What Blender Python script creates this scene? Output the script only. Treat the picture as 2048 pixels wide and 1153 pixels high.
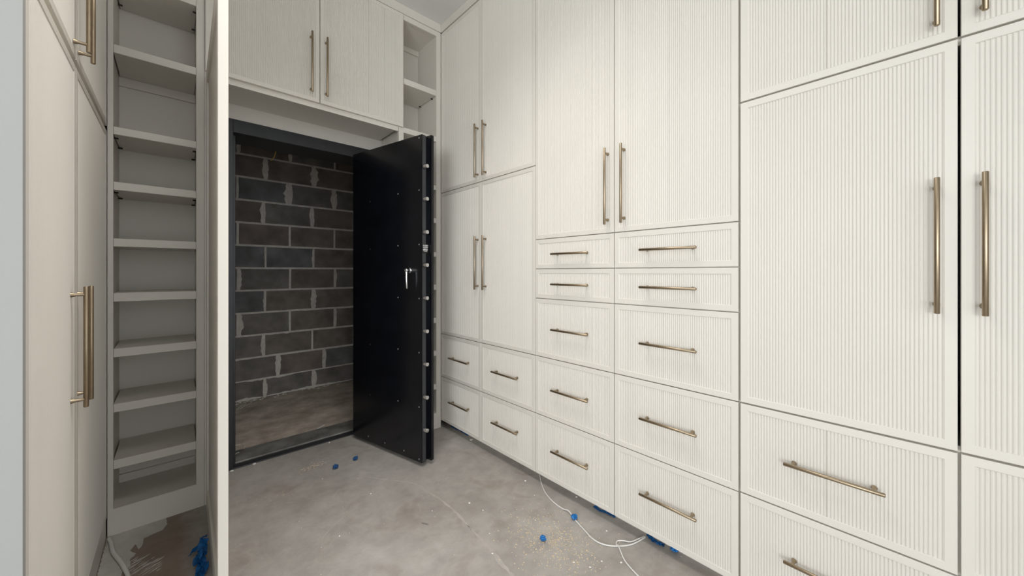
import bpy, bmesh, math, random
from mathutils import Vector, Matrix, noise as mnoise
random.seed(7)
for o in list(bpy.data.objects): bpy.data.objects.remove(o, do_unlink=True)
S = bpy.context.scene
C = S.collection
PI = math.pi

# ------------------------------------------------------------------ camera, light, exposure
CAM_H = 1.2
cd = bpy.data.cameras.new('camera'); cam = bpy.data.objects.new('camera', cd); C.objects.link(cam)
cd.sensor_width = 36.0; cd.sensor_fit = 'HORIZONTAL'
cd.lens = 36.0*731.0/2048.0
cd.shift_y = -(576.5-545.0)/2048.0
cd.clip_start = 0.02
cam.location = (0, 0, CAM_H)
cam.rotation_euler = (PI/2, 0, -math.radians(42.72))
S.camera = cam
S.view_settings.view_transform = 'Standard'
S.view_settings.look = 'None'
S.view_settings.exposure = 0.03
S.view_settings.gamma = 1.0
S.view_settings.use_curve_mapping = False

w = bpy.data.worlds.new('world'); S.world = w; w.use_nodes = True
bg = w.node_tree.nodes['Background']
bg.inputs['Color'].default_value = (0.94, 0.985, 1.01, 1)
bg.inputs['Strength'].default_value = 1.9

def area_light(name, loc, target, sx, sy, power, col, spread=180):
    l = bpy.data.lights.new(name, 'AREA'); l.shape = 'RECTANGLE'; l.size = sx; l.size_y = sy
    l.energy = power; l.color = col; l.spread = math.radians(spread)
    o = bpy.data.objects.new(name, l); C.objects.link(o)
    o.location = loc
    o.rotation_euler = (Vector(target)-Vector(loc)).to_track_quat('-Z', 'Z').to_euler()
    return o
# daylight through the doorway behind and left of the camera
area_light('daylight_doorway', (-2.55, -1.42, 1.30), (1.5, 2.2, 1.35), 0.5, 1.5, 55, (0.95, 0.985, 1.0))
# ceiling lamp of the room, behind the camera
area_light('ceiling_lamp', (0.52, 1.05, 3.08), (0.56, 1.30, 0.0), 0.8, 0.8, 12, (1.0, 0.965, 0.93), 105)

# ------------------------------------------------------------------ materials
def new_mat(name):
    m = bpy.data.materials.new(name); m.use_nodes = True
    nt = m.node_tree
    return m, nt, nt.nodes['Principled BSDF']
def N(nt, t, **kw):
    n = nt.nodes.new(t)
    for k, v in kw.items(): setattr(n, k, v)
    return n
def simple(name, col, rough=0.5, metal=0.0, var=0.0, scale=12.0, bump=0.0, bscale=60.0, stretch=(1, 1, 1), spec=0.5):
    m, nt, b = new_mat(name)
    b.inputs['Roughness'].default_value = rough
    b.inputs['Metallic'].default_value = metal
    b.inputs['Specular IOR Level'].default_value = spec
    tc = N(nt, 'ShaderNodeTexCoord'); mp = N(nt, 'ShaderNodeMapping')
    mp.inputs['Scale'].default_value = stretch
    nt.links.new(tc.outputs['Object'], mp.inputs['Vector'])
    nz = N(nt, 'ShaderNodeTexNoise'); nz.inputs['Scale'].default_value = scale; nz.inputs['Detail'].default_value = 5
    nt.links.new(mp.outputs[0], nz.inputs['Vector'])
    r = N(nt, 'ShaderNodeValToRGB')
    r.color_ramp.elements[0].position = 0.3; r.color_ramp.elements[1].position = 0.7
    r.color_ramp.elements[0].color = tuple(c*(1-var) for c in col)+(1,)
    r.color_ramp.elements[1].color = tuple(min(1, c*(1+var)) for c in col)+(1,)
    nt.links.new(nz.outputs['Fac'], r.inputs['Fac']); nt.links.new(r.outputs[0], b.inputs['Base Color'])
    if bump:
        n2 = N(nt, 'ShaderNodeTexNoise'); n2.inputs['Scale'].default_value = bscale; n2.inputs['Detail'].default_value = 4
        nt.links.new(mp.outputs[0], n2.inputs['Vector'])
        bp = N(nt, 'ShaderNodeBump'); bp.inputs['Strength'].default_value = bump; bp.inputs['Distance'].default_value = 0.003
        nt.links.new(n2.outputs['Fac'], bp.inputs['Height']); nt.links.new(bp.outputs[0], b.inputs['Normal'])
    return m
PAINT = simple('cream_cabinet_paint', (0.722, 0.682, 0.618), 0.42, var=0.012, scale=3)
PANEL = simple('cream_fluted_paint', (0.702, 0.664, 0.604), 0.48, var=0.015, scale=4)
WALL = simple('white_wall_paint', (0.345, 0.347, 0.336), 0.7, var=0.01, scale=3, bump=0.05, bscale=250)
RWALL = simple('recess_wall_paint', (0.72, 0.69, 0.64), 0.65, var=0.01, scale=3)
CEIL = simple('ceiling_paint', (0.76, 0.755, 0.745), 0.8, var=0.01, scale=3)
BRONZE = simple('brushed_bronze', (0.37, 0.295, 0.205), 0.36, 1.0, var=0.06, scale=40)
CHROME = simple('chrome', (0.80, 0.80, 0.82), 0.14, 1.0)
BLACK = simple('black_steel', (0.004, 0.0045, 0.0065), 0.2, 0.0, var=0.25, scale=6)
BLACK2 = simple('black_frame_steel', (0.022, 0.023, 0.027), 0.38, 0.0, var=0.2, scale=8)
WORN = simple('worn_threshold_steel', (0.20, 0.195, 0.18), 0.45, 0.2, var=0.55, scale=7)
MORTAR = simple('grey_mortar', (0.74, 0.69, 0.635), 0.95, var=0.12, scale=25, bump=0.5, bscale=180)
DARKGAP = simple('raw_cabinet_core', (0.30, 0.28, 0.25), 0.8, var=0.05)
PIN = simple('black_metal_pin', (0.03, 0.028, 0.025), 0.4, 0.6)
BLUE = simple('blue_masking_tape', (0.012, 0.17, 0.48), 0.55, var=0.35, scale=70)
BLUED = simple('dirty_blue_tape', (0.010, 0.07, 0.20), 0.6, var=0.5, scale=90)
WHITEP = simple('white_plaster', (0.78, 0.76, 0.72), 0.8, var=0.06, scale=60)
CORD = simple('white_cord_plastic', (0.74, 0.72, 0.69), 0.45)
YWIRE = simple('yellow_wire', (0.92, 0.66, 0.22), 0.5)
SPLASH = simple('dried_white_paint', (0.55, 0.53, 0.48), 0.7, var=0.12, scale=15)
SCUFF = simple('pale_scuff', (0.440, 0.405, 0.37), 0.6, var=0.12, scale=14)
GRIT = simple('tan_sawdust', (0.62, 0.50, 0.34), 0.9, var=0.2, scale=90)
LABELW = simple('white_print', (0.85, 0.85, 0.85), 0.5)
LABELB = simple('black_label', (0.015, 0.015, 0.015), 0.4)

def block_mat(name, col):
    m, nt, b = new_mat(name)
    b.inputs['Roughness'].default_value = 0.85
    tc = N(nt, 'ShaderNodeTexCoord'); oi = N(nt, 'ShaderNodeObjectInfo')
    add = N(nt, 'ShaderNodeVectorMath', operation='ADD')
    mul = N(nt, 'ShaderNodeVectorMath', operation='SCALE'); mul.inputs['Scale'].default_value = 37.0
    nt.links.new(oi.outputs['Location'], mul.inputs[0])
    nt.links.new(tc.outputs['Object'], add.inputs[0]); nt.links.new(mul.outputs[0], add.inputs[1])
    nz = N(nt, 'ShaderNodeTexNoise'); nz.inputs['Scale'].default_value = 7; nz.inputs['Detail'].default_value = 7
    nt.links.new(add.outputs[0], nz.inputs['Vector'])
    r = N(nt, 'ShaderNodeValToRGB')
    r.color_ramp.elements[0].position = 0.30; r.color_ramp.elements[1].position = 0.78
    r.color_ramp.elements[0].color = tuple(c*0.72 for c in col)+(1,)
    r.color_ramp.elements[1].color = tuple(c*1.45 for c in col)+(1,)
    nt.links.new(nz.outputs['Fac'], r.inputs['Fac'])
    nt.links.new(r.outputs[0], b.inputs['Base Color'])
    n2 = N(nt, 'ShaderNodeTexNoise'); n2.inputs['Scale'].default_value = 190; n2.inputs['Detail'].default_value = 3
    nt.links.new(add.outputs[0], n2.inputs['Vector'])
    bp = N(nt, 'ShaderNodeBump'); bp.inputs['Strength'].default_value = 0.35; bp.inputs['Distance'].default_value = 0.004
    nt.links.new(n2.outputs['Fac'], bp.inputs['Height']); nt.links.new(bp.outputs[0], b.inputs['Normal'])
    return m
BLOCKS = [block_mat('grey_block', (0.215, 0.200, 0.182)), block_mat('brown_block', (0.222, 0.190, 0.165)),
          block_mat('reddish_block', (0.228, 0.186, 0.168)), block_mat('bluish_block', (0.185, 0.188, 0.188))]

def floor_mat():
    m, nt, b = new_mat('polished_concrete')
    tc = N(nt, 'ShaderNodeTexCoord')
    n1 = N(nt, 'ShaderNodeTexNoise'); n1.inputs['Scale'].default_value = 2.2; n1.inputs['Detail'].default_value = 7; n1.inputs['Roughness'].default_value = 0.6; n1.inputs['Distortion'].default_value = 0.6
    n2 = N(nt, 'ShaderNodeTexNoise'); n2.inputs['Scale'].default_value = 9; n2.inputs['Detail'].default_value = 8; n2.inputs['Roughness'].default_value = 0.7
    n3 = N(nt, 'ShaderNodeTexNoise'); n3.inputs['Scale'].default_value = 260; n3.inputs['Detail'].default_value = 2
    for n in (n1, n2, n3): nt.links.new(tc.outputs['Object'], n.inputs['Vector'])
    r1 = N(nt, 'ShaderNodeValToRGB')
    e = r1.color_ramp.elements
    e[0].position = 0.30; e[0].color = (0.345, 0.318, 0.292, 1)
    e[1].position = 0.70; e[1].color = (0.445, 0.422, 0.400, 1)
    k = e.new(0.52); k.color = (0.395, 0.370, 0.345, 1)
    nt.links.new(n1.outputs['Fac'], r1.inputs['Fac'])
    r2 = N(nt, 'ShaderNodeValToRGB')
    e = r2.color_ramp.elements
    e[0].position = 0.30; e[0].color = (0.78, 0.765, 0.75, 1); e[1].position = 0.70; e[1].color = (1.14, 1.13, 1.12, 1)
    nt.links.new(n2.outputs['Fac'], r2.inputs['Fac'])
    mx = N(nt, 'ShaderNodeMix', data_type='RGBA', blend_type='MULTIPLY'); mx.inputs[0].default_value = 0.85
    nt.links.new(r1.outputs[0], mx.inputs[6]); nt.links.new(r2.outputs[0], mx.inputs[7])
    # brown water stains
    n4 = N(nt, 'ShaderNodeTexNoise'); n4.inputs['Scale'].default_value = 4.3; n4.inputs['Detail'].default_value = 6; n4.inputs['Distortion'].default_value = 1.4
    nt.links.new(tc.outputs['Object'], n4.inputs['Vector'])
    r4 = N(nt, 'ShaderNodeValToRGB'); e = r4.color_ramp.elements
    e[0].position = 0.56; e[0].color = (0, 0, 0, 1); e[1].position = 0.70; e[1].color = (0.75, 0.75, 0.75, 1)
    nt.links.new(n4.outputs['Fac'], r4.inputs['Fac'])
    ms = N(nt, 'ShaderNodeMix', data_type='RGBA', blend_type='MULTIPLY'); ms.inputs[7].default_value = (0.86, 0.81, 0.755, 1)
    nt.links.new(r4.outputs[0], ms.inputs[0]); nt.links.new(mx.outputs[2], ms.inputs[6])
    # pale rings left where water dried
    r5 = N(nt, 'ShaderNodeValToRGB'); e = r5.color_ramp.elements
    e[0].position = 0.50; e[0].color = (0, 0, 0, 1); e[1].position = 0.56; e[1].color = (0, 0, 0, 1)
    k5 = e.new(0.53); k5.color = (0.10, 0.10, 0.10, 1)
    nt.links.new(n4.outputs['Fac'], r5.inputs['Fac'])
    m5 = N(nt, 'ShaderNodeMix', data_type='RGBA', blend_type='MIX'); m5.inputs[7].default_value = (0.58, 0.53, 0.47, 1)
    nt.links.new(r5.outputs[0], m5.inputs[0]); nt.links.new(ms.outputs[2], m5.inputs[6])
    # fine pale specks
    r3 = N(nt, 'ShaderNodeValToRGB'); e = r3.color_ramp.elements
    e[0].position = 0.70; e[0].color = (0, 0, 0, 1); e[1].position = 0.78; e[1].color = (0.35, 0.35, 0.35, 1)
    nt.links.new(n3.outputs['Fac'], r3.inputs['Fac'])
    m2 = N(nt, 'ShaderNodeMix', data_type='RGBA', blend_type='MIX')
    nt.links.new(r3.outputs[0], m2.inputs[0]); nt.links.new(m5.outputs[2], m2.inputs[6]); m2.inputs[7].default_value = (0.5, 0.47, 0.42, 1)
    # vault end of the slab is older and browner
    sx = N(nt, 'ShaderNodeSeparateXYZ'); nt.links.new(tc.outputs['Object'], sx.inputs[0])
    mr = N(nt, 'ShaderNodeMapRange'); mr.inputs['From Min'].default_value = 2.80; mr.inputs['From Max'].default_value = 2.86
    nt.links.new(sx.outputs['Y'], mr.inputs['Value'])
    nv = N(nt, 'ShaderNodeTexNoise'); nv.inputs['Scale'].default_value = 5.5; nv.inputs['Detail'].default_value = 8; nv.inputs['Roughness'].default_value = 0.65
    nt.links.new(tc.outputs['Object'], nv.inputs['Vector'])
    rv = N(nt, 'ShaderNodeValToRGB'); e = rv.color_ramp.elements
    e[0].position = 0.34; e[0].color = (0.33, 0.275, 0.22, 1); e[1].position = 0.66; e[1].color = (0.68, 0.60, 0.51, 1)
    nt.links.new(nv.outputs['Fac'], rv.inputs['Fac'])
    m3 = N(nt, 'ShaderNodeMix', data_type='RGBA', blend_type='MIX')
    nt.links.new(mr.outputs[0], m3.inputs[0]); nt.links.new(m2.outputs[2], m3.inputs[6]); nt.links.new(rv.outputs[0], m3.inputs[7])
    # the slab is darker and browner in the nook, up to the panel door
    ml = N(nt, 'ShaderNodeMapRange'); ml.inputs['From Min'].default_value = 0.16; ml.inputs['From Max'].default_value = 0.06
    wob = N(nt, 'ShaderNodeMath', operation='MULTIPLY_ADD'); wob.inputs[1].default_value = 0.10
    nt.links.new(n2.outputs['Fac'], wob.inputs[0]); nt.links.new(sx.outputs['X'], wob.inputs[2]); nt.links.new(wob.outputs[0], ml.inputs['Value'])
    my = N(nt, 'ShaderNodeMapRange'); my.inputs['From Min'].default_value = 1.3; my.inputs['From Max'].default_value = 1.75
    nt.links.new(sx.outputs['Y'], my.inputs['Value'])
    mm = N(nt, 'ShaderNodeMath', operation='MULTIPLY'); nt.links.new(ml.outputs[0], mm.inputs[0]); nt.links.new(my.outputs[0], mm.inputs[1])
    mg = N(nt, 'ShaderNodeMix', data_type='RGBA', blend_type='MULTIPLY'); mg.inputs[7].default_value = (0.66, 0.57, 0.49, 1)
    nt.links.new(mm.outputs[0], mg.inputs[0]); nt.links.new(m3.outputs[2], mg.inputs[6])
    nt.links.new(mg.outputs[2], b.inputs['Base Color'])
    rr = N(nt, 'ShaderNodeMapRange'); rr.inputs['To Min'].default_value = 0.42; rr.inputs['To Max'].default_value = 0.68
    nt.links.new(n2.outputs['Fac'], rr.inputs['Value']); nt.links.new(rr.outputs[0], b.inputs['Roughness'])
    bp = N(nt, 'ShaderNodeBump'); bp.inputs['Strength'].default_value = 0.10; bp.inputs['Distance'].default_value = 0.004
    nt.links.new(n2.outputs['Fac'], bp.inputs['Height']); nt.links.new(bp.outputs[0], b.inputs['Normal'])
    return m
FLOOR = floor_mat()

# ------------------------------------------------------------------ mesh helpers
class MB:
    def __init__(self): self.bm = bmesh.new()
    def box(self, x0, x1, y0, y1, z0, z1, bev=0.0, seg=1):
        bm = self.bm if not bev else bmesh.new()
        vs = [bm.verts.new(p) for p in ((x0,y0,z0),(x1,y0,z0),(x1,y1,z0),(x0,y1,z0),(x0,y0,z1),(x1,y0,z1),(x1,y1,z1),(x0,y1,z1))]
        for f in ((0,3,2,1),(4,5,6,7),(0,1,5,4),(1,2,6,5),(2,3,7,6),(3,0,4,7)): bm.faces.new([vs[i] for i in f])
        if bev:
            bmesh.ops.bevel(bm, geom=bm.edges[:], offset=bev, segments=seg, affect='EDGES', clamp_overlap=True)
            self.merge(bm)
        return self
    def merge(self, bm, mat=None):
        me = bpy.data.meshes.new('tmp'); bm.to_mesh(me); bm.free()
        if mat is not None: me.transform(mat)
        self.bm.from_mesh(me); bpy.data.meshes.remove(me)
        return self
    def tube(self, pts, r, n=8, cap=True, flat=1.0):
        bm = self.bm; rings = []
        P = [Vector(p) for p in pts]
        R = r if isinstance(r, (list, tuple)) else [r]*len(P)
        up = None
        for i, p in enumerate(P):
            t = (P[min(i+1, len(P)-1)]-P[max(i-1, 0)])
            t = t.normalized() if t.length > 1e-9 else Vector((0, 0, 1))
            if up is None: up = Vector((0, 0, 1)) if abs(t.z) < 0.9 else Vector((1, 0, 0))
            a = t.cross(up)
            if a.length < 1e-6: a = t.orthogonal()
            a.normalize(); b = a.cross(t).normalized(); up = b
            rings.append([bm.verts.new(p+R[i]*(math.cos(2*PI*k/n)*a+math.sin(2*PI*k/n)*b*flat)) for k in range(n)])
        for i in range(len(P)-1):
            for k in range(n):
                bm.faces.new((rings[i][k], rings[i][(k+1)%n], rings[i+1][(k+1)%n], rings[i+1][k]))
        if cap:
            bm.faces.new(rings[0][::-1]); bm.faces.new(rings[-1])
        return self
    def mesh(self, name, mat, smooth=False, angle=40):
        bm = self.bm
        bmesh.ops.recalc_face_normals(bm, faces=bm.faces[:])
        if smooth:
            for f in bm.faces: f.smooth = True
            lim = math.radians(angle)
            for e in bm.edges:
                if len(e.link_faces) == 2 and e.calc_face_angle(0) > lim: e.smooth = False
        me = bpy.data.meshes.new(name); bm.to_mesh(me); bm.free()
        me.materials.append(mat)
        return me
    def build(self, name, mat, parent=None, base=None, smooth=False, angle=40):
        """geometry is given in world space; base = parent's world origin"""
        me = self.mesh(name, mat, smooth, angle)
        if base is not None: me.transform(Matrix.Translation(-Vector(base)))
        o = bpy.data.objects.new(name, me); C.objects.link(o)
        if parent: o.parent = parent
        elif base is not None: o.location = base
        return o
def tag(o, label=None, cat=None, group=None, kind=None):
    if label: o['label'] = label
    if cat: o['category'] = cat
    if group: o['group'] = group
    if kind: o['kind'] = kind
    return o
def thing(name, label, cat, loc=(0, 0, 0), rz=0, group=None):
    o = bpy.data.objects.new(name, None); C.objects.link(o)
    o.empty_display_size = 0.05
    o.location = loc; o.rotation_euler = (0, 0, rz)
    return tag(o, label, cat, group)
def place(name, me, parent, loc):
    o = bpy.data.objects.new(name, me); C.objects.link(o); o.parent = parent; o.location = loc
    return o
def struct(name, mb, mat, **k):
    return tag(mb.build(name, mat, **k), kind='structure')

# ------------------------------------------------------------------ planes of the room
XR = 1.517      # face of the right-hand cabinet fronts
XL = -0.223     # face of the left-hand cabinet fronts
YB = 2.455      # face of the built-in on the vault side
YW = 2.785      # wall around the vault door
YV = 3.03       # vault side of that wall
YE = 4.17       # block wall at the back of the vault
ZC = 3.115      # ceiling

# ------------------------------------------------------------------ setting
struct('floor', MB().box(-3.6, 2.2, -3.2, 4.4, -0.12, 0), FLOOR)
struct('ceiling', MB().box(-3.6, 2.2, -3.2, YW+0.1, ZC, ZC+0.1), CEIL)
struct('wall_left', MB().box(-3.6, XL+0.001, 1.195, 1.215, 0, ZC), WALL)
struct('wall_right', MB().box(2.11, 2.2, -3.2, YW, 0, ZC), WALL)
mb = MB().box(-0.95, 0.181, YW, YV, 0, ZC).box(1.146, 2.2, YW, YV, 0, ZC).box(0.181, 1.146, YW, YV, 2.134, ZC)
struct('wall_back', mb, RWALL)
struct('rear_light_blocker', MB().box(1.2, 2.2, -0.80, -0.70, 0, ZC), WALL)  # unseen wall piece added to keep grazing rear light off the right-hand fronts
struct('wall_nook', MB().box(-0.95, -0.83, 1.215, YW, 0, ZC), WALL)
# fascia above the cabinets
struct('trim_1', MB().box(-0.2, XR-0.004, YB-0.006, YB+0.02, 3.054, ZC, 0.001), PAINT)
struct('trim_2', MB().box(XR-0.004, XR+0.02, -0.62, YB-0.006, 3.054, ZC, 0.001), PAINT)

# block vault ------------------------------------------------------------
PITCH, BL, BH = 0.2108, 0.417, 0.1985
def brick_mesh(name, L, seedv, mat):
    rnd = random.Random(seedv)
    bm = bmesh.new()
    vs = bmesh.ops.create_cube(bm, size=1.0)['verts']
    for v in vs: v.co = (v.co.x*L, v.co.y*0.06, v.co.z*BH)
    bmesh.ops.bevel(bm, geom=bm.edges[:], offset=0.004, segments=1, affect='EDGES')
    for v in bm.verts: v.co += Vector((rnd.uniform(-1, 1), rnd.uniform(-1, 1)*0.5, rnd.uniform(-1, 1)))*0.0016
    me = bpy.data.meshes.new(name); bm.to_mesh(me); bm.free(); me.materials.append(mat)
    return me
bmeshes = {}
def block(parent, cx, y, cz, L, axis='x'):
    mi = random.choices(range(4), (4, 4, 2, 3))[0]; sd = random.randrange(3)
    key = (round(L, 3), mi, sd)
    if key not in bmeshes: bmeshes[key] = brick_mesh('concrete_block', L, sd, BLOCKS[mi])
    o = place('concrete_block', bmeshes[key], parent, (cx, y, cz))
    if axis == 'y': o.rotation_euler = (0, 0, PI/2)
    return o
def smear(bm, x, y, z0, z1, wl, wr, rnd, axis='x', sgn=-1):
    """ragged skim of mortar either side of a joint, standing proud of the blocks"""
    n = 9; L = []; R = []
    for i in range(n):
        t = i/(n-1); z = z0+(z1-z0)*t
        k = 0.35+0.65*math.sin(PI*min(1, max(0, t*0.9+0.05)))
        L.append((x-wl*k*rnd.uniform(0.55, 1.1)-0.004, z)); R.append((x+wr*k*rnd.uniform(0.55, 1.1)+0.004, z))
    dd = rnd.uniform(0.0024, 0.0034)
    def P(a, z, d):
        d = dd if d > 0 else d
        return (a, y-d, z) if axis == 'x' else (y-d*sgn, a, z)
    fl = [bm.verts.new(P(a, z, 0.0028)) for a, z in L]; fr = [bm.verts.new(P(a, z, 0.0028)) for a, z in R]
    bl = [bm.verts.new(P(a-0.003, z, -0.003)) for a, z in L]; br = [bm.verts.new(P(a+0.003, z, -0.003)) for a, z in R]
    for i in range(n-1):
        bm.faces.new((fl[i], fr[i], fr[i+1], fl[i+1]))
        bm.faces.new((bl[i], fl[i], fl[i+1], bl[i+1])); bm.faces.new((fr[i], br[i], br[i+1], fr[i+1]))
def hsmear(bm, x0, x1, y, z, wdn, wup, rnd):
    n = max(4, int((x1-x0)/0.025)); A = []; B = []
    for i in range(n+1):
        t = i/n; k = math.sin(PI*t)
        xx = x0+(x1-x0)*t
        A.append((xx, z+0.003+wup*k*rnd.uniform(0.2, 1))); B.append((xx, z-0.003-wdn*k*rnd.uniform(0.3, 1)))
    dq = rnd.uniform(0.0012, 0.0022)
    fa = [bm.verts.new((a, y-dq, zz)) for a, zz in A]; fb = [bm.verts.new((a, y-dq, zz)) for a, zz in B]
    for i in range(n): bm.faces.new((fb[i], fb[i+1], fa[i+1], fa[i]))
vb = struct('wall_vault_back', MB().box(-0.4, 2.0, YE+0.0015, YE+0.2, 0, 2.6), MORTAR)
vb.data.materials[0] = MORTAR
offs = [0.633, 0.738, 0.628, 0.843, 0.637, 0.845, 0.640, 0.843, 0.626, 0.840, 0.640, 0.848]
rnd = random.Random(3); sm = bmesh.new()
fat = {(1, 0.738): (.016, .03), (1, 1.155): (.014, .02), (3, 0.426): (.006, .045), (5, 0.428): (.004, .03), (8, 0.626): (.03, .012), (8, 1.043): (.022, .020),
       (9, 0.840): (.05, .03), (9, 1.257): (.035, .03), (10, 0.640): (.022, .022), (10, 1.057): (.028, .045), (11, 0.431): (.012, .02), (11, 0.848): (.016, .016),
       (2, 0.628): (.026, .006), (0, 1.05): (.008, .035), (0, 0.633): (.012, .018), (4, 1.054): (.02, .03), (6, 1.057): (.012, .004), (3, 1.26): (.004, .022), (4, 0.637): (.012, .004), (5, 1.262): (.004, .018)}
for k, off in enumerate(offs):
    zc = 0.186+PITCH*(k-0.5); z0 = max(0.001, zc-PITCH/2); z1 = zc+PITCH/2
    j = off
    while j > -0.4: j -= BL
    while j < 1.9:
        block(vb, j+BL/2, YE+0.03, zc if k else 0.1015-0.014, BL-0.0125)
        for (kk, jj), (a, b_) in fat.items():
            if kk == k and abs(jj-j) < 0.03: smear(sm, j, YE, z0+0.004, z1-0.002, a, b_, rnd)
        if not any(kk == k and abs(jj-j) < 0.03 for kk, jj in fat):
            if rnd.random() < 0.5: smear(sm, j, YE, z0+0.004, z1-0.002, rnd.uniform(0, .008), rnd.uniform(0, .008), rnd)
        j += BL
    for q in range(3):
        a = rnd.uniform(0.2, 1.4); hsmear(sm, a, a+rnd.uniform(0.1, 0.3), YE, z1, rnd.uniform(0.004, 0.014), rnd.uniform(0, 0.005), rnd)
hsmear(sm, 0.30, 0.62, YE, 0.012, 0.006, 0.02, rnd); hsmear(sm, 0.62, 1.45, YE, 0.014, 0.006, 0.018, rnd)
mbs = MB(); mbs.bm.free(); mbs.bm = sm
o = mbs.build('mortar', MORTAR, vb); o['kind'] = 'stuff'
for side, xw, nm in ((-1, -0.36, 'wall_vault_left'), (1, 1.93, 'wall_vault_right')):
    x0, x1 = (xw-0.2, xw-0.0015) if side < 0 else (xw+0.0015, xw+0.2)
    vs_ = struct(nm, MB().box(x0, x1, YV, YE, 0, 2.6), MORTAR)
    for k in range(12):
        zc = 0.186+PITCH*(k-0.5) if k else 0.0875
        j = YV+0.01-(0.0 if k % 2 else BL/2)
        while j < YE-0.05:
            a, b_ = max(j, YV+0.012), min(j+BL-0.0125, YE-0.005)
            if b_-a > 0.05: block(vs_, xw+side*0.03, (a+b_)/2, zc, b_-a, 'y')
            j += BL
struct('ceiling_vault', MB().box(-0.56, 2.13, YV, YE+0.2, 2.6, 2.72), MORTAR)
# worn edge of the vault slab: broken mortar crumbs along the block wall
mb = MB()
rnd = random.Random(11)
for i in range(46):
    x = rnd.uniform(0.36, 0.62) if i < 28 else rnd.uniform(0.6, 1.5); y = YE-0.005-abs(rnd.gauss(0, 0.03)); r = rnd.uniform(0.003, 0.012)
    bm = bmesh.new(); bmesh.ops.create_icosphere(bm, subdivisions=1, radius=r)
    for v in bm.verts: v.co = Vector((v.co.x*rnd.uniform(0.7, 1.6), v.co.y*rnd.uniform(0.7, 1.4), v.co.z*0.6))+Vector((x, y, r*0.4))
    mb.merge(bm)
tag(mb.build('mortar_crumbs', MORTAR), 'crumbs of broken mortar on the vault floor along the block wall', 'debris', kind='stuff')

# ------------------------------------------------------------------ handles
def handle_mesh(L):
    """bar along local z, posts reaching to local -x (door face at x=-s)"""
    mb = MB(); h = L/2; r = 0.0058; s = 0.030
    ov = 0.024
    mb.tube([(0,0,-h),(0,0,-h+0.0012),(0,0,h-0.0012),(0,0,h)], [r*0.8, r, r, r*0.8], 14)
    for z in (-h+ov, h-ov):
        mb.tube([(0.002,0,z),(-s+0.010,0,z),(-s+0.005,0,z),(-s,0,z)], [0.0046, 0.0048, 0.0062, 0.0075], 12)
    return mb.mesh('handle', BRONZE, True, 50)
HV = handle_mesh(0.362); HH = handle_mesh(0.238)

# ------------------------------------------------------------------ fluted fronts
FW = 0.0225; TH = 0.019
FP = 0.0084
def front(parent, base, kind, mp, a0, a1, z0, z1, seams=(), fw=FW, lab=None):
    """framed door / drawer front with a recessed fluted panel. mp(a, d, z) -> world; d = outward from the face"""
    B = Vector(base)
    mb = MB(); bm = mb.bm
    c = 0.0012; lip = 0.0015
    def rect(a0_, a1_, z0_, z1_, d): return [bm.verts.new(Vector(mp(a, d, z))-B) for a, z in ((a0_, z0_), (a1_, z0_), (a1_, z1_), (a0_, z1_))]
    loops = [rect(a0, a1, z0, z1, -TH), rect(a0, a1, z0, z1, -c), rect(a0+c, a1-c, z0+c, z1-c, 0),
             rect(a0+fw, a1-fw, z0+fw, z1-fw, 0), rect(a0+fw+lip, a1-fw-lip, z0+fw+lip, z1-fw-lip, -lip),
             rect(a0+fw+lip, a1-fw-lip, z0+fw+lip, z1-fw-lip, -TH)]
    for i in range(len(loops)):
        A, D = loops[i], loops[(i+1) % len(loops)]
        for k in range(4): bm.faces.new((A[k], A[(k+1) % 4], D[(k+1) % 4], D[k]))
    door = mb.build(kind, PAINT, parent)
    # fluted panel
    mb = MB(); bm = mb.bm
    p0, p1 = a0+fw+lip, a1-fw-lip; zz0, zz1 = z0+fw+lip, z1-fw-lip
    n = max(1, round((p1-p0)/FP)); st = (p1-p0)/n
    prof = []
    seamk = {int((s-p0)/st) for s in seams}
    for k in range(n):
        dep = 0.0018
        for t, q in ((0, 0), (0.12, 0), (0.24, 0.52), (0.40, 0.90), (0.56, 1.0), (0.72, 0.90), (0.88, 0.52)):
            d = -0.0016-dep*q
            if k in seamk and t == 0.56: d -= 0.0022
            prof.append((p0+(k+t)*st, d))
    prof.append((p1, -0.0016))
    lo = [bm.verts.new(Vector(mp(a, d, zz0))-B) for a, d in prof]
    hi = [bm.verts.new(Vector(mp(a, d, zz1))-B) for a, d in prof]
    bl = [bm.verts.new(Vector(mp(a, -TH+0.001, z))-B) for a, z in ((p0, zz0), (p1, zz0), (p1, zz1), (p0, zz1))]
    for i in range(len(prof)-1): bm.faces.new((lo[i], lo[i+1], hi[i+1], hi[i]))
    bm.faces.new(bl)
    bm.faces.new((bl[0], lo[0], hi[0], bl[3])); bm.faces.new((bl[1], bl[2], hi[-1], lo[-1]))
    bm.faces.new([bl[0], bl[1]]+lo[::-1]); bm.faces.new([bl[3], bl[2]]+hi[::-1])
    mb.build('fluted_panel', PANEL, door)
    return door
def mpR(a, d, z): return (XR-d, a, z)
def mpL(a, d, z): return (XL+d, a, z)
YD = YB-0.019
def mpB(a, d, z): return (a, YD-d, z)
def hang(door, base, side, a, z, vertical=True, s=0.030):
    me = HV if vertical else HH
    loc = {'R': (XR-s, a, z), 'L': (XL+s, a, z), 'B': (a, YD-s, z)}[side]
    o = place('handle', me, door, Vector(loc)-Vector(base))
    rz = {'R': PI, 'L': 0, 'B': -PI/2}[side]
    if vertical: o.rotation_euler = (0, 0, rz)
    else:
        o.rotation_mode = 'QUATERNION'
        q = Matrix.Rotation(rz, 4, 'Z') @ Matrix.Rotation(PI/2, 4, 'X')
        o.rotation_quaternion = q.to_quaternion()
    return o
G = 0.0021
ZT, ZM, ZB = 3.046, 1.811, 0.057
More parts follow.
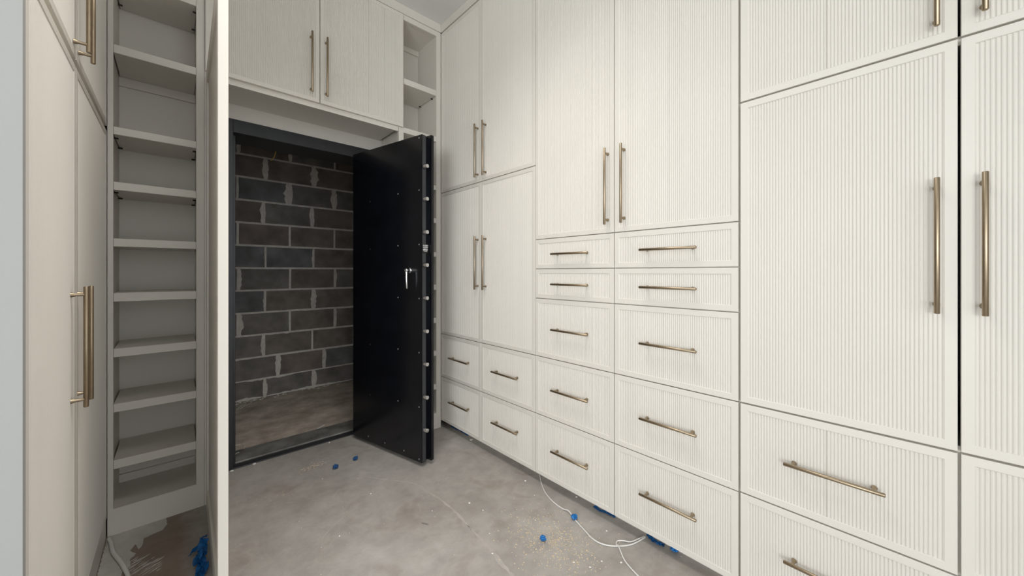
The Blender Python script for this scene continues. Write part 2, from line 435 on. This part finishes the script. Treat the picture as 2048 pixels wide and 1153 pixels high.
COLS = [2.4545, 1.952, 1.4455, 0.936, 0.4185, -0.0920, -0.600]

def carcass(t, base, y0, y1, rails, hollow, x0=XR+0.0195, x1=2.10):
    mb = MB(); k = 0.018
    mb.box(x0, x1, y0, y0+k, ZB+0.01, ZT+0.008).box(x0, x1, y1-k, y1, ZB+0.01, ZT+0.008)
    mb.box(x1-k, x1, y0+k, y1-k, ZB+0.01, ZT+0.008)
    for z in [ZB+0.02]+rails+[ZT-0.004]:
        mb.box(x0, x1-k, y0+k, y1-k, z-0.012, z+0.012)
    ym = (y0+y1)/2
    for (a, b_) in hollow: mb.box(x0, x0+0.3, ym-0.02, ym+0.02, a+0.012, b_-0.012)
    # toe kick
    mb.box(1.592, 1.61, y0, y1, 0, ZB+0.01)
    mb.box(1.61, x1, y0, y0+k, 0, ZB+0.01).box(1.61, x1, y1-k, y1, 0, ZB+0.01)
    mb.build('carcass', PAINT, t, base)

# tall cabinet by the vault door -----------------------------------------
def cabinet(name, label, ya, yb_):
    base = (1.80, (ya+yb_)/2, 0)
    return thing(name, label, 'cabinet', base), base
t, B = cabinet('tall_cabinet', 'cream fluted tall cabinet in the corner beside the open black vault door', COLS[2], COLS[0])
carcass(t, B, COLS[2]+0.001, COLS[0]-0.001, [0.395, 0.7245, ZM], [(0.395+.0, 0.7245), (ZB+0.03, 0.395), (0.7245, ZM), (ZM, ZT)])
c0, c1, c2 = COLS[0], COLS[1], COLS[2]
for (a0, a1, hy) in ((c1+0.0009, c0-0.002, 1.985), (c2+G, c1-0.0009, 1.899)):
    d = front(t, B, 'door', mpR, a0, a1, ZM+G, ZT); hang(d, B, 'R', hy, 2.022)
    d = front(t, B, 'door', mpR, a0, a1, 0.7245+G, ZM-G); hang(d, B, 'R', hy, 1.264)
    hyc = 2.186 if a1 > 2 else 1.690
    d = front(t, B, 'drawer', mpR, a0, a1, 0.395+G, 0.7245-G); hang(d, B, 'R', hyc, 0.564, False)
    d = front(t, B, 'drawer', mpR, a0, a1, ZB, 0.395-G); hang(d, B, 'R', hyc, 0.238, False)
# middle cabinet with the drawer stacks -----------------------------------
t, B = cabinet('drawer_cabinet', 'cream fluted cabinet with ten drawers in two stacks under a door pair', COLS[4], COLS[2])
ROWS = [0.395, 0.7245, 1.0525, 1.2190, 1.3860]
carcass(t, B, COLS[4]+0.001, COLS[2]-0.001, ROWS, [(1.386, ZT)]+[(a, b_) for a, b_ in zip([ZB+0.03]+ROWS[:-1], ROWS)])
for (a0, a1, hy, hc) in ((COLS[3]+G, COLS[2]-G, 0.970, 1.1855), (COLS[4]+G+0.001, COLS[3]-G, 0.884, 0.676)):
    d = front(t, B, 'door', mpR, a0, a1, 1.386+G, ZT, seams=((0.675,) if a1 < 1 else ())); hang(d, B, 'R', hy, 1.606)
    zz = [ZB-G]+ROWS
    for i in range(5):
        d = front(t, B, 'drawer', mpR, a0, a1, zz[i]+G, zz[i+1]-G, seams=((0.70,) if (a1 < 1 and i in (1, 2)) else ()))
        hang(d, B, 'R', hc, (0.234, 0.563, 0.890, 1.135, 1.298)[i], False)
# right-hand cabinet ------------------------------------------------------
t, B = cabinet('tall_cabinet', 'cream fluted tall cabinet farthest right with wide gap between its doors', COLS[6], COLS[4])
carcass(t, B, COLS[6]+0.001, COLS[4]-0.001, [0.395, 0.7245, ZM+0.006], [(ZB+0.03, 0.395), (0.395, 0.7245)])
for (a0, a1, hy, hc, dz) in ((COLS[5]+0.0028, COLS[4]-0.004, -0.0525, 0.162, 0), (COLS[6]+G, COLS[5]-0.0028, -0.1315, -0.345, 0.001)):
    zm = 1.8185-dz
    d = front(t, B, 'door', mpR, a0, a1, zm+0.0028, ZT, seams=((0.175,) if a1 > 0 else ())); hang(d, B, 'R', hy, 2.036)
    d = front(t, B, 'door', mpR, a0, a1, 0.7245+0.003, zm-0.0028); hang(d, B, 'R', hy, 1.271)
    d = front(t, B, 'drawer', mpR, a0, a1, 0.397+0.0025, 0.7245-0.003, seams=((0.175,) if a1 > 0 else ())); hang(d, B, 'R', hc, 0.563, False)
    d = front(t, B, 'drawer', mpR, a0, a1, ZB, 0.397-0.0025); hang(d, B, 'R', hc, 0.238, False)

# left-hand cabinet --------------------------------------------------------
B = (-0.53, 1.83, 0)
t = thing('tall_cabinet', 'cream tall cabinet on the left beside the nook bookshelf, seen at a steep angle', 'cabinet', B)
mb = MB(); k = 0.018
LX0, LX1 = -0.82, XL-0.0195
mb.box(LX0, LX1, 1.217, 1.235, 0, 3.05).box(LX0, LX1, 2.434, 2.452, 0, 3.05).box(LX0, LX0+k, 1.235, 2.434, 0, 3.05)
for z in (0.09, 1.845, 3.03): mb.box(LX0+k, LX1, 1.235, 2.434, z-0.03, z+0.03)
mb.box(-0.30, LX1, 1.72, 1.78, 0.12, 3.0)
mb.box(XL-0.03, XL-0.004, 1.217, 2.452, 0, 0.097, 0.001)
mb.build('carcass', PAINT, t, B)
for (a0, a1, hy, hyu) in ((1.219, 1.738, 1.674, 1.706), (1.743, 2.436, 1.766, 1.786)):
    d = front(t, B, 'door', mpL, a0, a1, 1.857, 3.046); hang(d, B, 'L', hyu, 2.055)
    d = front(t, B, 'door', mpL, a0, a1, 0.10, 1.834); hang(d, B, 'L', hy, 0.976, s=0.028)

# ------------------------------------------------------------------ built-in on the vault side
SH = [(2.555, 2.597), (2.204, 2.242), (1.831, 1.866), (1.577, 1.614), (1.318, 1.355), (1.065, 1.105), (0.811, 0.850), (0.559, 0.597), (0.300, 0.340)]
def shelf_column(name, label, xs0, xs1, xo0, xo1, pins):
    B = ((xs0+xs1)/2, 2.6, 0)
    t = thing(name, label, 'bookshelf', B)
    mb = MB()
    mb.box(xs0, xo0, YB, YB+0.02, 0.0, 3.052).box(xo1, xs1, YB, YB+0.02, 0, 3.052)
    mb.box(xo0, xo1, YB, YB+0.02, 3.014, 3.052)
    mb.build('face_frame', PAINT, t, B)
    MB().box(xo0, xo1, YB, YB+0.02, 0, 0.12).build('base_rail', PAINT, t, B)
    s0, s1 = xo0-0.004, xo1+0.004
    MB().box(max(xs0, s0-0.014), s0, YB+0.02, 2.77, 0, 3.05).build('side_panel', PAINT, t, B)
    MB().box(s1, min(xs1, s1+0.014), YB+0.02, 2.77, 0, 3.05).build('side_panel', PAINT, t, B)
    MB().box(s0, s1, 2.752, 2.77, 0.0, 3.05).build('back_panel', PAINT, t, B)
    MB().box(s0, s1, YB+0.02, 2.752, 3.02, 3.045).build('top_panel', PAINT, t, B)
    MB().box(s0, s1, YB+0.0205, 2.752, 0.095, 0.12).build('bottom_panel', PAINT, t, B)
    for z0, z1 in ((2.978, 3.02), (2.158, 2.204), (0.12, 0.16)):
        MB().box(s0, s1, 2.738, 2.752, z0, z1, 0.001).build('cleat', PAINT, t, B)
    for i, (z0, z1) in enumerate(SH):
        MB().box(xo0+0.0006, xo1-0.0006, YB+0.001, 2.738 if i == 1 else 2.750, z0, z1, 0.0012).build('shelf', PAINT, t, B)
        if i in pins:
            for xx, sg in ((s0, 1), (s1, -1)):
                for yy in (YB+0.06, 2.70):
                    MB().tube([(xx, yy, z0-0.004), (xx+sg*0.016, yy, z0-0.004)], 0.004, 6).build('shelf_pin', PIN, t, B)
    return t
shelf_column('bookshelf', 'narrow open cream bookshelf in the dark nook between left cabinet and open panel door', XL, 0.112, -0.205, 0.0815, (0, 2, 3))
shelf_column('bookshelf', 'narrow open cream bookshelf in the corner, half hidden by the black vault door', 1.172, 1.516, 1.208, 1.476, (0, 2))
# side panel of the vault recess, left
struct('trim_3', MB().box(0.113, 0.145, YB+0.001, YW-0.001, 0, 2.204), PAINT)
# overhead cabinet ---------------------------------------------------------
B = (0.66, 2.62, 2.204)
t = thing('overhead_cabinet', 'cream fluted two-door cabinet overhead, above the vault opening', 'cabinet', B)
mb = MB(); x0, x1 = 0.1135, 1.1685
mb.box(x0, x1, YB, YB+0.02, 2.204, 2.25).box(x0, x1, YB, YB+0.02, 3.0, 3.052).box(x0, x0+0.03, YB, YB+0.02, 2.25, 3.0).box(x1-0.03, x1, YB, YB+0.02, 2.25, 3.0)
mb.box(x0, x1, YB+0.02, YW-0.002, 2.223, 2.245).box(x0, x1, YB+0.02, YW-0.002, 3.03, 3.05)
mb.box(x0, x0+0.018, YB+0.02, YW-0.002, 2.245, 3.03).box(x1-0.018, x1, YB+0.02, YW-0.002, 2.245, 3.03).box(x0+0.018, x1-0.018, YW-0.02, YW-0.002, 2.245, 3.03)
mb.build('carcass', PAINT, t, B)
for (a0, a1, hx, hz, sm_) in ((0.1165, 0.6515, 0.604, 2.459, (0.30,)), (0.6550, 1.1960, 0.688, 2.457, (0.95, 1.06))):
    d = front(t, B, 'door', mpB, a0, a1, 2.235, 3.040, seams=sm_ if a0 > .5 else ()); hang(d, B, 'B', hx, hz)

# open panel door closing off the vault (swung out, stands between nook and vault)
L = 0.86
hx, hy_ = 0.1185, YB-0.022
ang = math.atan2(-1.0, -0.0135)        # leaf points towards the room
B = (hx, hy_, 0)
t = thing('panel_door', 'tall cream panel door swung open beside the nook, edge towards the room', 'door', B, ang)
T = 0.0285
def loc(mb, name, mat, par):
    o = mb.build(name, mat, par); return o
# local x along the leaf, local y: + is the vault side for this rotation
z0, z1 = 0.010, 2.222
for nm, bx in (('stile', (0.0, 0.062, z0, z1)), ('stile', (L-0.062, L, z0, z1)), ('rail', (0.062, L-0.062, z1-0.075, z1)), ('rail', (0.062, L-0.062, z0, z0+0.10))):
    loc(MB().box(bx[0], bx[1], 0, T, bx[2], bx[3], 0.0012), nm, PAINT, t)
loc(MB().box(0.062, L-0.062, 0.008, T-0.008, z0+0.10, z1-0.075), 'panel', PAINT, t)
mb = MB()
for z in (0.25, 1.1, 1.98): mb.tube([(-0.006, T-0.002, z-0.035), (-0.006, T-0.002, z+0.035)], 0.005, 10)
loc(mb, 'hinge', PIN, t)

# ------------------------------------------------------------------ vault door frame
B = (0.664, 2.86, 0)
t = thing('vault_door_frame', 'black steel frame of the vault opening set in the recess wall', 'door frame', B)
YF = 2.779
MB().box(0.182, 0.262, YF, YV-0.001, 0, 2.133, 0.001).box(0.262, 0.279, 2.84, YV-0.001, 0, 2.053, 0.001).build('jamb', BLACK2, t, B)
MB().box(1.066, 1.145, YF, YV-0.001, 0, 2.133, 0.001).build('jamb', BLACK2, t, B)
MB().box(0.262, 1.066, YF, YV-0.001, 2.053, 2.133, 0.001).build('head', BLACK2, t, B)
MB().box(0.262, 1.066, YF, 2.84, 0, 0.006, 0.001).build('sill', BLACK2, t, B)
MB().box(0.262, 1.066, 2.8405, YV-0.001, 0, 0.014, 0.002).build('threshold_plate', WORN, t, B)
mb = MB()
for z in (0.35, 1.04, 1.75): mb.tube([(1.052, 2.752, z-0.06), (1.052, 2.752, z+0.06)], 0.014, 12).box(1.05, 1.095, 2.763, 2.779, z-0.05, z+0.05)
mb.build('hinge', BLACK2, t, B, True)

# ------------------------------------------------------------------ vault door
HX, HY = 0.9469, 2.7177
t = thing('vault_door', 'heavy black steel vault door standing open with chrome locking bolts', 'door', (HX, HY, 0), math.atan2(-0.9718, 0.2359))
DL, ZB0, ZT0 = 0.7157, 0.025, 2.049
MB().box(0, DL, 0, 0.034, ZB0, ZT0, 0.0016, 2).build('inner_box', BLACK, t)
MB().box(0.006, DL-0.005, 0.034, 0.0548, ZB0+0.004, ZT0-0.004, 0.001).build('core', BLACK, t)
MB().box(-0.02, DL+0.0233, 0.0548, 0.0779, ZB0, ZT0+0.008, 0.0022, 2).build('outer_plate', BLACK, t)
for z in (1.853, 1.651, 1.447, 1.244, 1.041, 0.837, 0.634, 0.430, 0.228):
    b = MB().tube([(DL-0.004, 0.018, z), (DL+0.027, 0.018, z), (DL+0.030, 0.018, z)], [0.0128, 0.0128, 0.0112], 18).build('locking_bolt', CHROME, t, None, True, 35)
    MB().tube([(DL-0.002, 0.018, z), (DL+0.004, 0.018, z)], 0.0165, 18).build('bolt_collar', BLACK2, b, None, True, 35)
rm = MB(); bm = bmesh.new(); bmesh.ops.create_uvsphere(bm, u_segments=10, v_segments=6, radius=0.0048)
for v in bm.verts: v.co.y *= 0.45
rm.merge(bm); RIV = rm.mesh('rivet', simple('grey_rivet', (0.30, 0.30, 0.31), 0.35, 0.7), True, 60)
RIV2 = RIV.copy(); RIV2.materials.clear(); RIV2.materials.append(simple('black_rivet', (0.035, 0.035, 0.037), 0.35, 0.3))
for s in (0.688*DL, 0.9628*DL, 0.2777*DL):
    for z in ((1.707, 1.371, 1.037, 0.703, 0.367) if s < 0.6 and s > 0.3 else (1.707, 1.371, 1.037, 0.703, 0.367, 2.030, 0.045) if s > 0.6 else (1.69, 1.36, 0.70, 0.35)):
        place('rivet', RIV if s > 0.3 else RIV2, t, (s, -0.0005, z))
for z in (0.06,):
    for s in (0.18, 0.36, 0.55): place('rivet', RIV, t, (s, -0.0005, z))
EDGE = simple('painted_edge_sheen', (0.035, 0.037, 0.043), 0.3, 0.0, var=0.15, scale=8)
MB().box(DL-0.0006, DL+0.0006, 0.0035, 0.031, ZB0+0.004, ZT0-0.004).build('edge_sheen_strip', EDGE, t)  # added strip, coloured paler than the door to stand in for its edge reflection
# inside release lever
ls, lz, ll = 0.861*DL, 1.212, 0.0395
lv = MB().tube([(ls, 0.001, lz), (ls, -0.012, lz), (ls, -0.0125, lz), (ls, -ll, lz), (ls, -ll-0.004, lz)], [0.017, 0.017, 0.0125, 0.0125, 0.009], 18).build('release_lever', CHROME, t, None, True, 40)
MB().tube([(ls, -ll+0.004, lz+0.006), (ls+0.001, -ll+0.002, lz-0.05), (ls+0.003, -ll+0.004, lz-0.108), (ls+0.003, -ll+0.005, lz-0.114)], [0.0075, 0.0068, 0.0058, 0.004], 14).build('grip', CHROME, lv, None, True, 40)
# printed sticker on the bolt edge
X1 = DL+0.0012
lb = MB().box(DL-0.0003, X1, 0.004, 0.0515, 1.318, 1.374).build('sticker', LABELB, t)
mb = MB(); rnd = random.Random(5)
def textrow(y0, y1, z0, z1, nch, gap=0.25):
    wch = (y1-y0)/nch
    for i in range(nch):
        a = y0+i*wch; b_ = a+wch*(1-gap)
        mb.box(X1-0.0001, X1+0.0003, a, a+wch*0.28, z0, z1)
        if rnd.random() < 0.8: mb.box(X1-0.0001, X1+0.0003, a, b_, z1-(z1-z0)*0.24, z1)
        if rnd.random() < 0.7: mb.box(X1-0.0001, X1+0.0003, a, b_, z0, z0+(z1-z0)*0.24)
        if rnd.random() < 0.5: mb.box(X1-0.0001, X1+0.0003, b_-wch*0.26, b_, z0, z1)
textrow(0.0075, 0.049, 1.3605, 1.3695, 8, 0.12)
textrow(0.0075, 0.048, 1.3525, 1.3565, 12)
textrow(0.011, 0.044, 1.3470, 1.3505, 10)
textrow(0.0075, 0.047, 1.3345, 1.3425, 9, 0.1)
textrow(0.014, 0.042, 1.3285, 1.3315, 8)
mb.build('lettering', LABELW, lb)

# ------------------------------------------------------------------ cords and wires
def spline(pts, n=6):
    P = [Vector(p) for p in pts]; out = []
    for i in range(len(P)-1):
        p0, p1, p2, p3 = P[max(i-1, 0)], P[i], P[i+1], P[min(i+2, len(P)-1)]
        for k in range(n):
            t = k/n
            out.append(0.5*((2*p1)+(-p0+p2)*t+(2*p0-5*p1+4*p2-p3)*t*t+(-p0+3*p1-3*p2+p3)*t**3))
    out.append(P[-1]); return out
cp = [(1.585,1.49),(1.576,1.469),(1.528,1.409),(1.480,1.338),(1.450,1.259),(1.442,1.185),(1.440,1.145),(1.422,1.091),(1.397,1.020),(1.378,0.960),(1.383,0.911),(1.413,0.867),(1.472,0.824),(1.551,0.805),(1.558,0.809),(1.535,0.817),(1.488,0.833),(1.465,0.858),(1.447,0.876),(1.425,0.868),(1.414,0.850),(1.374,0.800),(1.351,0.750),(1.339,0.711),(1.32,0.64)]
zc = [0.0036]*len(cp); zc[0] = 0.02; zc[1] = 0.012; zc[6] = 0.012; zc[17] = 0.006; zc[20] = 0.010
tag(MB().tube(spline([(x, y, z) for (x, y), z in zip(cp, zc)]), 0.0028, 8).build('cord', CORD, smooth=True), 'thin white cord looping over the concrete floor from under the drawers', 'cord')
tag(MB().tube(spline([(-0.215, 2.42, 0.008), (-0.205, 2.376, 0.008), (-0.192, 2.293, 0.008), (-0.165, 2.204, 0.008), (-0.146, 2.131, 0.008), (-0.134, 2.071, 0.008), (-0.13, 1.98, 0.008)]), 0.0072, 10).build('cord', CORD, smooth=True), 'thicker white cord on the nook floor beside the left cabinet', 'cord')
tag(MB().tube(spline([(0.715, 3.9, 2.60), (0.703, 3.9, 2.36), (0.695, 3.9, 2.338), (0.682, 3.9, 2.318), (0.667, 3.9, 2.257), (0.650, 3.9, 2.222), (0.636, 3.9, 2.206)]), 0.0052, 6).build('wire', YWIRE, smooth=True), 'short yellow wire hanging from the vault ceiling before the block wall', 'wire')
tag(MB().tube(spline([(0.27, 3.13, 0.004), (0.315, 3.147, 0.004), (0.346, 3.135, 0.004), (0.352, 3.08, 0.004), (0.331, 3.011, 0.004), (0.303, 2.974, 0.018), (0.283, 2.95, 0.018)]), 0.0018, 6).build('wire', CORD, smooth=True), 'thin pale wire loop lying on the vault floor by the left jamb', 'wire')

# ------------------------------------------------------------------ tape
def wad(label, x, y, r, seed, mat=None):
    bm = bmesh.new(); bmesh.ops.create_icosphere(bm, subdivisions=3, radius=r)
    for v in bm.verts:
        n = v.co.normalized()
        q = mnoise.noise(n*2.3+Vector((seed*3.1, seed, 0)))*0.6+mnoise.noise(n*5.5+Vector((seed, 0, seed)))*0.45
        v.co = n*r*(1+q); v.co.z *= 0.75
    mz = min(v.co.z for v in bm.verts)
    mb = MB(); mb.merge(bm, Matrix.Translation((0, 0, -mz)))
    o = mb.build('tape_wad', mat or BLUE); o.location = (x, y, 0.0)
    return tag(o, label, 'tape')
wad('crumpled blue tape wad resting against the looping white cord', 1.425, 1.098, 0.0135, 1)
wad('crumpled blue tape wad lying in the tan sawdust on the floor', 1.208, 1.104, 0.0125, 2)
wad('round blue tape wad half under the near drawer bottom edge', 1.578, 0.680, 0.016, 3)
wad('left one of two small dark blue tape scraps on the floor before the vault sill', 0.722, 2.371, 0.0145, 4, BLUED)
wad('right one of two small dark blue tape scraps on the floor before the vault sill', 0.849, 2.392, 0.0135, 5, BLUED)
def strip(name, label, cat, pts, wd, mat, seed, z=0.0015, lift=0.004, group=None):
    """crumpled strip of tape along a path"""
    rnd = random.Random(seed); P = spline([(a, b_, 0) for a, b_ in pts], 5)
    mb = MB(); bm = mb.bm; rows = []
    for i, p in enumerate(P):
        t = (P[min(i+1, len(P)-1)]-P[max(i-1, 0)]).normalized(); s = Vector((-t.y, t.x, 0)); row = []
        ww = wd*rnd.uniform(0.75, 1.1)
        for k in (-1, -0.33, 0.33, 1): row.append(bm.verts.new(p+s*ww*0.5*k+Vector((0, 0, z+rnd.uniform(0, lift)))))
        rows.append(row)
    top = []
    for a, b_ in zip(rows, rows[1:]):
        for k in range(3): top.append(bm.faces.new((a[k], a[k+1], b_[k+1], b_[k])))
    bmesh.ops.solidify(bm, geom=top, thickness=0.0006)
    return tag(mb.build(name, mat), label, cat, group)
strip('tape_strip', 'blue tape strip along the toe kick in the far corner', 'tape', [(1.584, 2.42), (1.580, 2.34), (1.586, 2.27), (1.583, 2.19)], 0.014, BLUE, 1)
strip('tape_strip', 'blue tape strip under the gap between two drawer stacks', 'tape', [(1.577, 1.09), (1.572, 1.05), (1.580, 1.01), (1.584, 0.97)], 0.02, BLUE, 2)
strip('tape_strip', 'wide torn blue tape strip beside the round blue wad', 'tape', [(1.588, 0.803), (1.572, 0.780), (1.566, 0.758), (1.570, 0.735), (1.574, 0.722)], 0.024, BLUE, 3, lift=0.008)
# big tape tangle by the panel door
mb = MB(); bm = mb.bm; rnd = random.Random(9)
def ribbon(pts, wd, roll=0.3):
    P = spline(pts, 6); rows = []
    for i, p in enumerate(P):
        tt = (P[min(i+1, len(P)-1)]-P[max(i-1, 0)]).normalized(); s = tt.cross(Vector((0, 0, 1)))
        s = s.normalized() if s.length > 1e-3 else Vector((1, 0, 0))
        rl = roll*math.sin(i*0.9)+0.3; s = s*math.cos(rl)+Vector((0, 0, 1))*math.sin(rl)
        rows.append([bm.verts.new(p+s*wd*k*0.5+Vector((0, 0, rnd.uniform(0, 0.003)))) for k in (-1, -0.4, 0.3, 1)])
    fs = []
    for a, b_ in zip(rows, rows[1:]):
        for k in range(3): fs.append(bm.faces.new((a[k], a[k+1], b_[k+1], b_[k])))
    bmesh.ops.solidify(bm, geom=fs, thickness=0.0006)
ribbon([(0.046, 2.045, 0.010), (0.065, 2.055, 0.022), (0.088, 2.065, 0.048), (0.098, 2.06, 0.058)], 0.024, 0.5)
ribbon([(0.094, 2.06, 0.050), (0.086, 2.02, 0.024), (0.080, 1.97, 0.018), (0.078, 1.91, 0.016), (0.070, 1.86, 0.016), (0.072, 1.80, 0.014)], 0.034, 0.6)
ribbon([(0.094, 2.00, 0.026), (0.076, 1.985, 0.032), (0.066, 1.955, 0.020), (0.090, 1.93, 0.022), (0.084, 1.88, 0.020)], 0.026, 0.9)
tag(mb.build('tape_tangle', BLUE), 'crumpled tangle of bright blue tape at the foot of the open panel door', 'tape')

# ------------------------------------------------------------------ dried paint on the nook floor
def slab(mb, poly, z, th=0.0008):
    bm = bmesh.new()
    vs = [bm.verts.new((x, y, 0)) for x, y in poly]
    f = bm.faces.new(vs)
    r = bmesh.ops.extrude_face_region(bm, geom=[f])
    for v in r['geom']:
        if isinstance(v, bmesh.types.BMVert): v.co.z += th
    bmesh.ops.triangulate(bm, faces=[q for q in bm.faces if len(q.verts) > 4])
    mb.merge(bm, Matrix.Translation((0, 0, z)))
def ragged(pts, seed, amp):
    rnd = random.Random(seed); out = []
    for i in range(len(pts)):
        a = Vector(pts[i]+(0,)); b_ = Vector(pts[(i+1) % len(pts)]+(0,)); n = max(1, int((b_-a).length/0.012))
        for k in range(n):
            p = a.lerp(b_, k/n)
            out.append((p.x+rnd.uniform(-amp, amp), p.y+rnd.uniform(-amp, amp)))
    return out
mb = MB()
slab(mb, ragged([(-0.222, 2.453), (-0.030, 2.453), (-0.026, 2.395), (-0.040, 2.352), (-0.104, 2.335), (-0.103, 2.285), (-0.112, 2.255), (-0.128, 2.31), (-0.141, 2.27), (-0.120, 2.232), (-0.137, 2.196), (-0.132, 2.150), (-0.155, 2.13), (-0.148, 2.03), (-0.226, 2.03)], 3, 0.0022), 0.0002)
rnd = random.Random(21)
for i in range(34):
    x = rnd.uniform(-0.135, -0.035); y = 2.165-(x+0.135)*0.9+rnd.uniform(-0.055, 0.05); L_ = rnd.uniform(0.012, 0.05); w_ = rnd.uniform(0.002, 0.006)
    dx, dy = 0.83, 0.55
    slab(mb, [(x-dx*L_/2, y-dy*L_/2), (x+dy*w_*0.4, y-dx*w_*0.6), (x+dx*L_/2, y+dy*L_/2), (x-dy*w_*0.5, y+dx*w_*0.5)], 0.0002)
tag(mb.build('paint_spill', SPLASH), 'ragged dried white paint spill on the nook floor below the bookshelf', 'paint spill')

# pale drag marks across the slab
FL = bpy.data.objects['floor']
def scuff(pts, wd, seed):
    rnd = random.Random(seed); P = spline([(a, b_, 0) for a, b_ in pts], 9); A = []; B_ = []
    for i, p in enumerate(P):
        tt = (P[min(i+1, len(P)-1)]-P[max(i-1, 0)]).normalized(); sd = Vector((-tt.y, tt.x, 0))
        k = wd*math.sin(PI*(i+0.4)/(len(P)-0.2))
        A.append(p+sd*k*rnd.uniform(0.2, 1)); B_.append(p-sd*k*rnd.uniform(0.2, 1))
    mb = MB(); bm = mb.bm
    va = [bm.verts.new((p.x, p.y, 0.0003)) for p in A]; vb_ = [bm.verts.new((p.x, p.y, 0.0003)) for p in B_]
    for i in range(len(P)-1): bm.faces.new((va[i], vb_[i], vb_[i+1], va[i+1]))
    return mb.build('scuff_mark', SCUFF, FL)
scuff([(0.76, 2.27), (0.86, 2.10), (0.99, 1.92), (1.02, 1.80)], 0.008, 1)
scuff([(1.00, 1.86), (1.03, 1.68), (1.03, 1.50), (1.01, 1.36)], 0.010, 2)
scuff([(1.02, 1.42), (1.005, 1.25), (0.985, 1.10), (0.97, 0.96)], 0.013, 3)
scuff([(0.44, 1.72), (0.50, 1.80), (0.58, 1.86), (0.66, 1.90)], 0.004, 4)

# ------------------------------------------------------------------ plaster chips, screw, sawdust
def chip_mesh(seed):
    rnd = random.Random(seed); bm = bmesh.new(); bmesh.ops.create_icosphere(bm, subdivisions=1, radius=1.0)
    for v in bm.verts: v.co = Vector((v.co.x*rnd.uniform(0.7, 1.35), v.co.y*rnd.uniform(0.6, 1.2), (v.co.z*0.55+0.45)*rnd.uniform(0.8, 1.1)))
    mz = min(v.co.z for v in bm.verts)
    for v in bm.verts: v.co.z -= mz
    me = bpy.data.meshes.new('plaster_chip'); bm.to_mesh(me); bm.free(); me.materials.append(WHITEP); return me
CH = [chip_mesh(i) for i in range(4)]
def chip(x, y, r, lab, group=None):
    o = bpy.data.objects.new('plaster_chip', random.choice(CH)); C.objects.link(o)
    o.location = (x, y, 0.0003); o.scale = (r, r, r); o.rotation_euler = (0, 0, random.uniform(0, 6))
    return tag(o, lab, 'plaster chip', group)
chip(1.552, 2.109, 0.0125, 'largest white plaster chip, on the floor under the far drawers')
chip(0.254, 2.752, 0.011, 'white plaster chip at the left end of the vault sill')
chip(0.364, 2.762, 0.010, 'white plaster chip against the vault sill, second from its left end')
small = 'small white plaster chip lying loose on the open concrete floor'
for x, y, r, lab in ((1.123,1.541,0.0065,'white plaster chip on the open floor, midway between vault door and looping cord'),
        (1.572,1.196,0.006,'white plaster chip at the drawer bottom edge beside the looping white cord'),
        (1.477,1.486,0.007,'white plaster chip on the floor just left of where the cord comes out'),
        (0.799,2.755,0.008,'white plaster chip against the vault sill near the vault door hinge side'),
        (0.994,1.199,0.0045,'pale plaster chip left of the blue tape wad in the sawdust'),
        (1.353,0.802,0.005,'pale plaster chip beside the cord end near the bottom of the photo'),
        (0.63,2.30,0.004,'tiny white chip left of the two dark blue tape scraps')):
    chip(x, y, r, lab)
for x, y, r in ((1.210,0.934,0.005),(1.238,0.874,0.005),(1.468,0.945,0.0045),(0.95,1.62,0.0035),(1.14,1.45,0.004),(1.42,1.36,0.004),(0.78,1.97,0.004),(1.30,0.86,0.004),(1.06,1.30,0.0035),(0.55,1.75,0.0035),(1.28,1.22,0.004)):
    chip(x, y, r, small, 'white plaster chips on the floor')
tag(MB().tube([(0.866, 1.575, 0.003), (0.882, 1.545, 0.003)], [0.001, 0.0022], 8).tube([(0.882, 1.545, 0.003), (0.884, 1.542, 0.003)], 0.0036, 8).build('screw', CHROME), 'small steel screw lying on the open concrete floor', 'screw')
mb = MB(); rnd = random.Random(33); bm = mb.bm
def grain(x, y, r):
    a = rnd.uniform(0, 6.28); vs = [bm.verts.new((x+r*math.cos(a+i*2.09)*rnd.uniform(.6, 1.3), y+r*math.sin(a+i*2.09)*rnd.uniform(.6, 1.3), 0.0002)) for i in range(3)]
    tp = bm.verts.new((x, y, r*0.8))
    bm.faces.new(vs)
    for i in range(3): bm.faces.new((vs[i], vs[(i+1) % 3], tp))
for i in range(900): grain(1.245+rnd.gauss(0, 0.085), 1.075+rnd.gauss(0, 0.105), rnd.uniform(0.0016, 0.0044))
for i in range(90): grain(0.62+rnd.gauss(0, 0.045), 2.49+rnd.gauss(0, 0.022), rnd.uniform(0.0016, 0.004))
for i in range(60): grain(0.43+rnd.gauss(0, 0.05), 2.28+rnd.gauss(0, 0.03), rnd.uniform(0.001, 0.0025))
tag(mb.build('sawdust', GRIT), 'scattered tan sawdust and grit on the concrete floor', 'sawdust', kind='stuff')
mb = MB(); bm = mb.bm
for i in range(380):
    grain(rnd.uniform(0.2, 1.58), rnd.uniform(0.4, 2.75), rnd.uniform(0.0007, 0.0022))
tag(mb.build('plaster_dust', WHITEP), 'fine white plaster specks sprinkled over the concrete floor', 'dust', kind='stuff')
# wood shavings on the vault floor
mb = MB()
for pts in ([(0.42, 3.954, .004), (0.46, 4.00, .012), (0.502, 4.042, .006)], [(0.40, 3.96, .004), (0.44, 4.03, .008), (0.47, 4.06, .004)]):
    mb.tube(spline(pts), 0.007, 5, True, 0.3)
tag(mb.build('mortar_scrap', WHITEP), 'pale flaky mortar scrap on the vault floor at the foot of the block wall', 'debris')
mb = MB()
mb.tube(spline([(0.80, 3.06, .004), (0.845, 3.08, .006), (0.86, 3.10, .004)]), 0.006, 5, True, 0.3)
tag(mb.build('mortar_scrap', WHITEP), 'pale mortar flake on the vault floor just behind the threshold plate', 'debris')
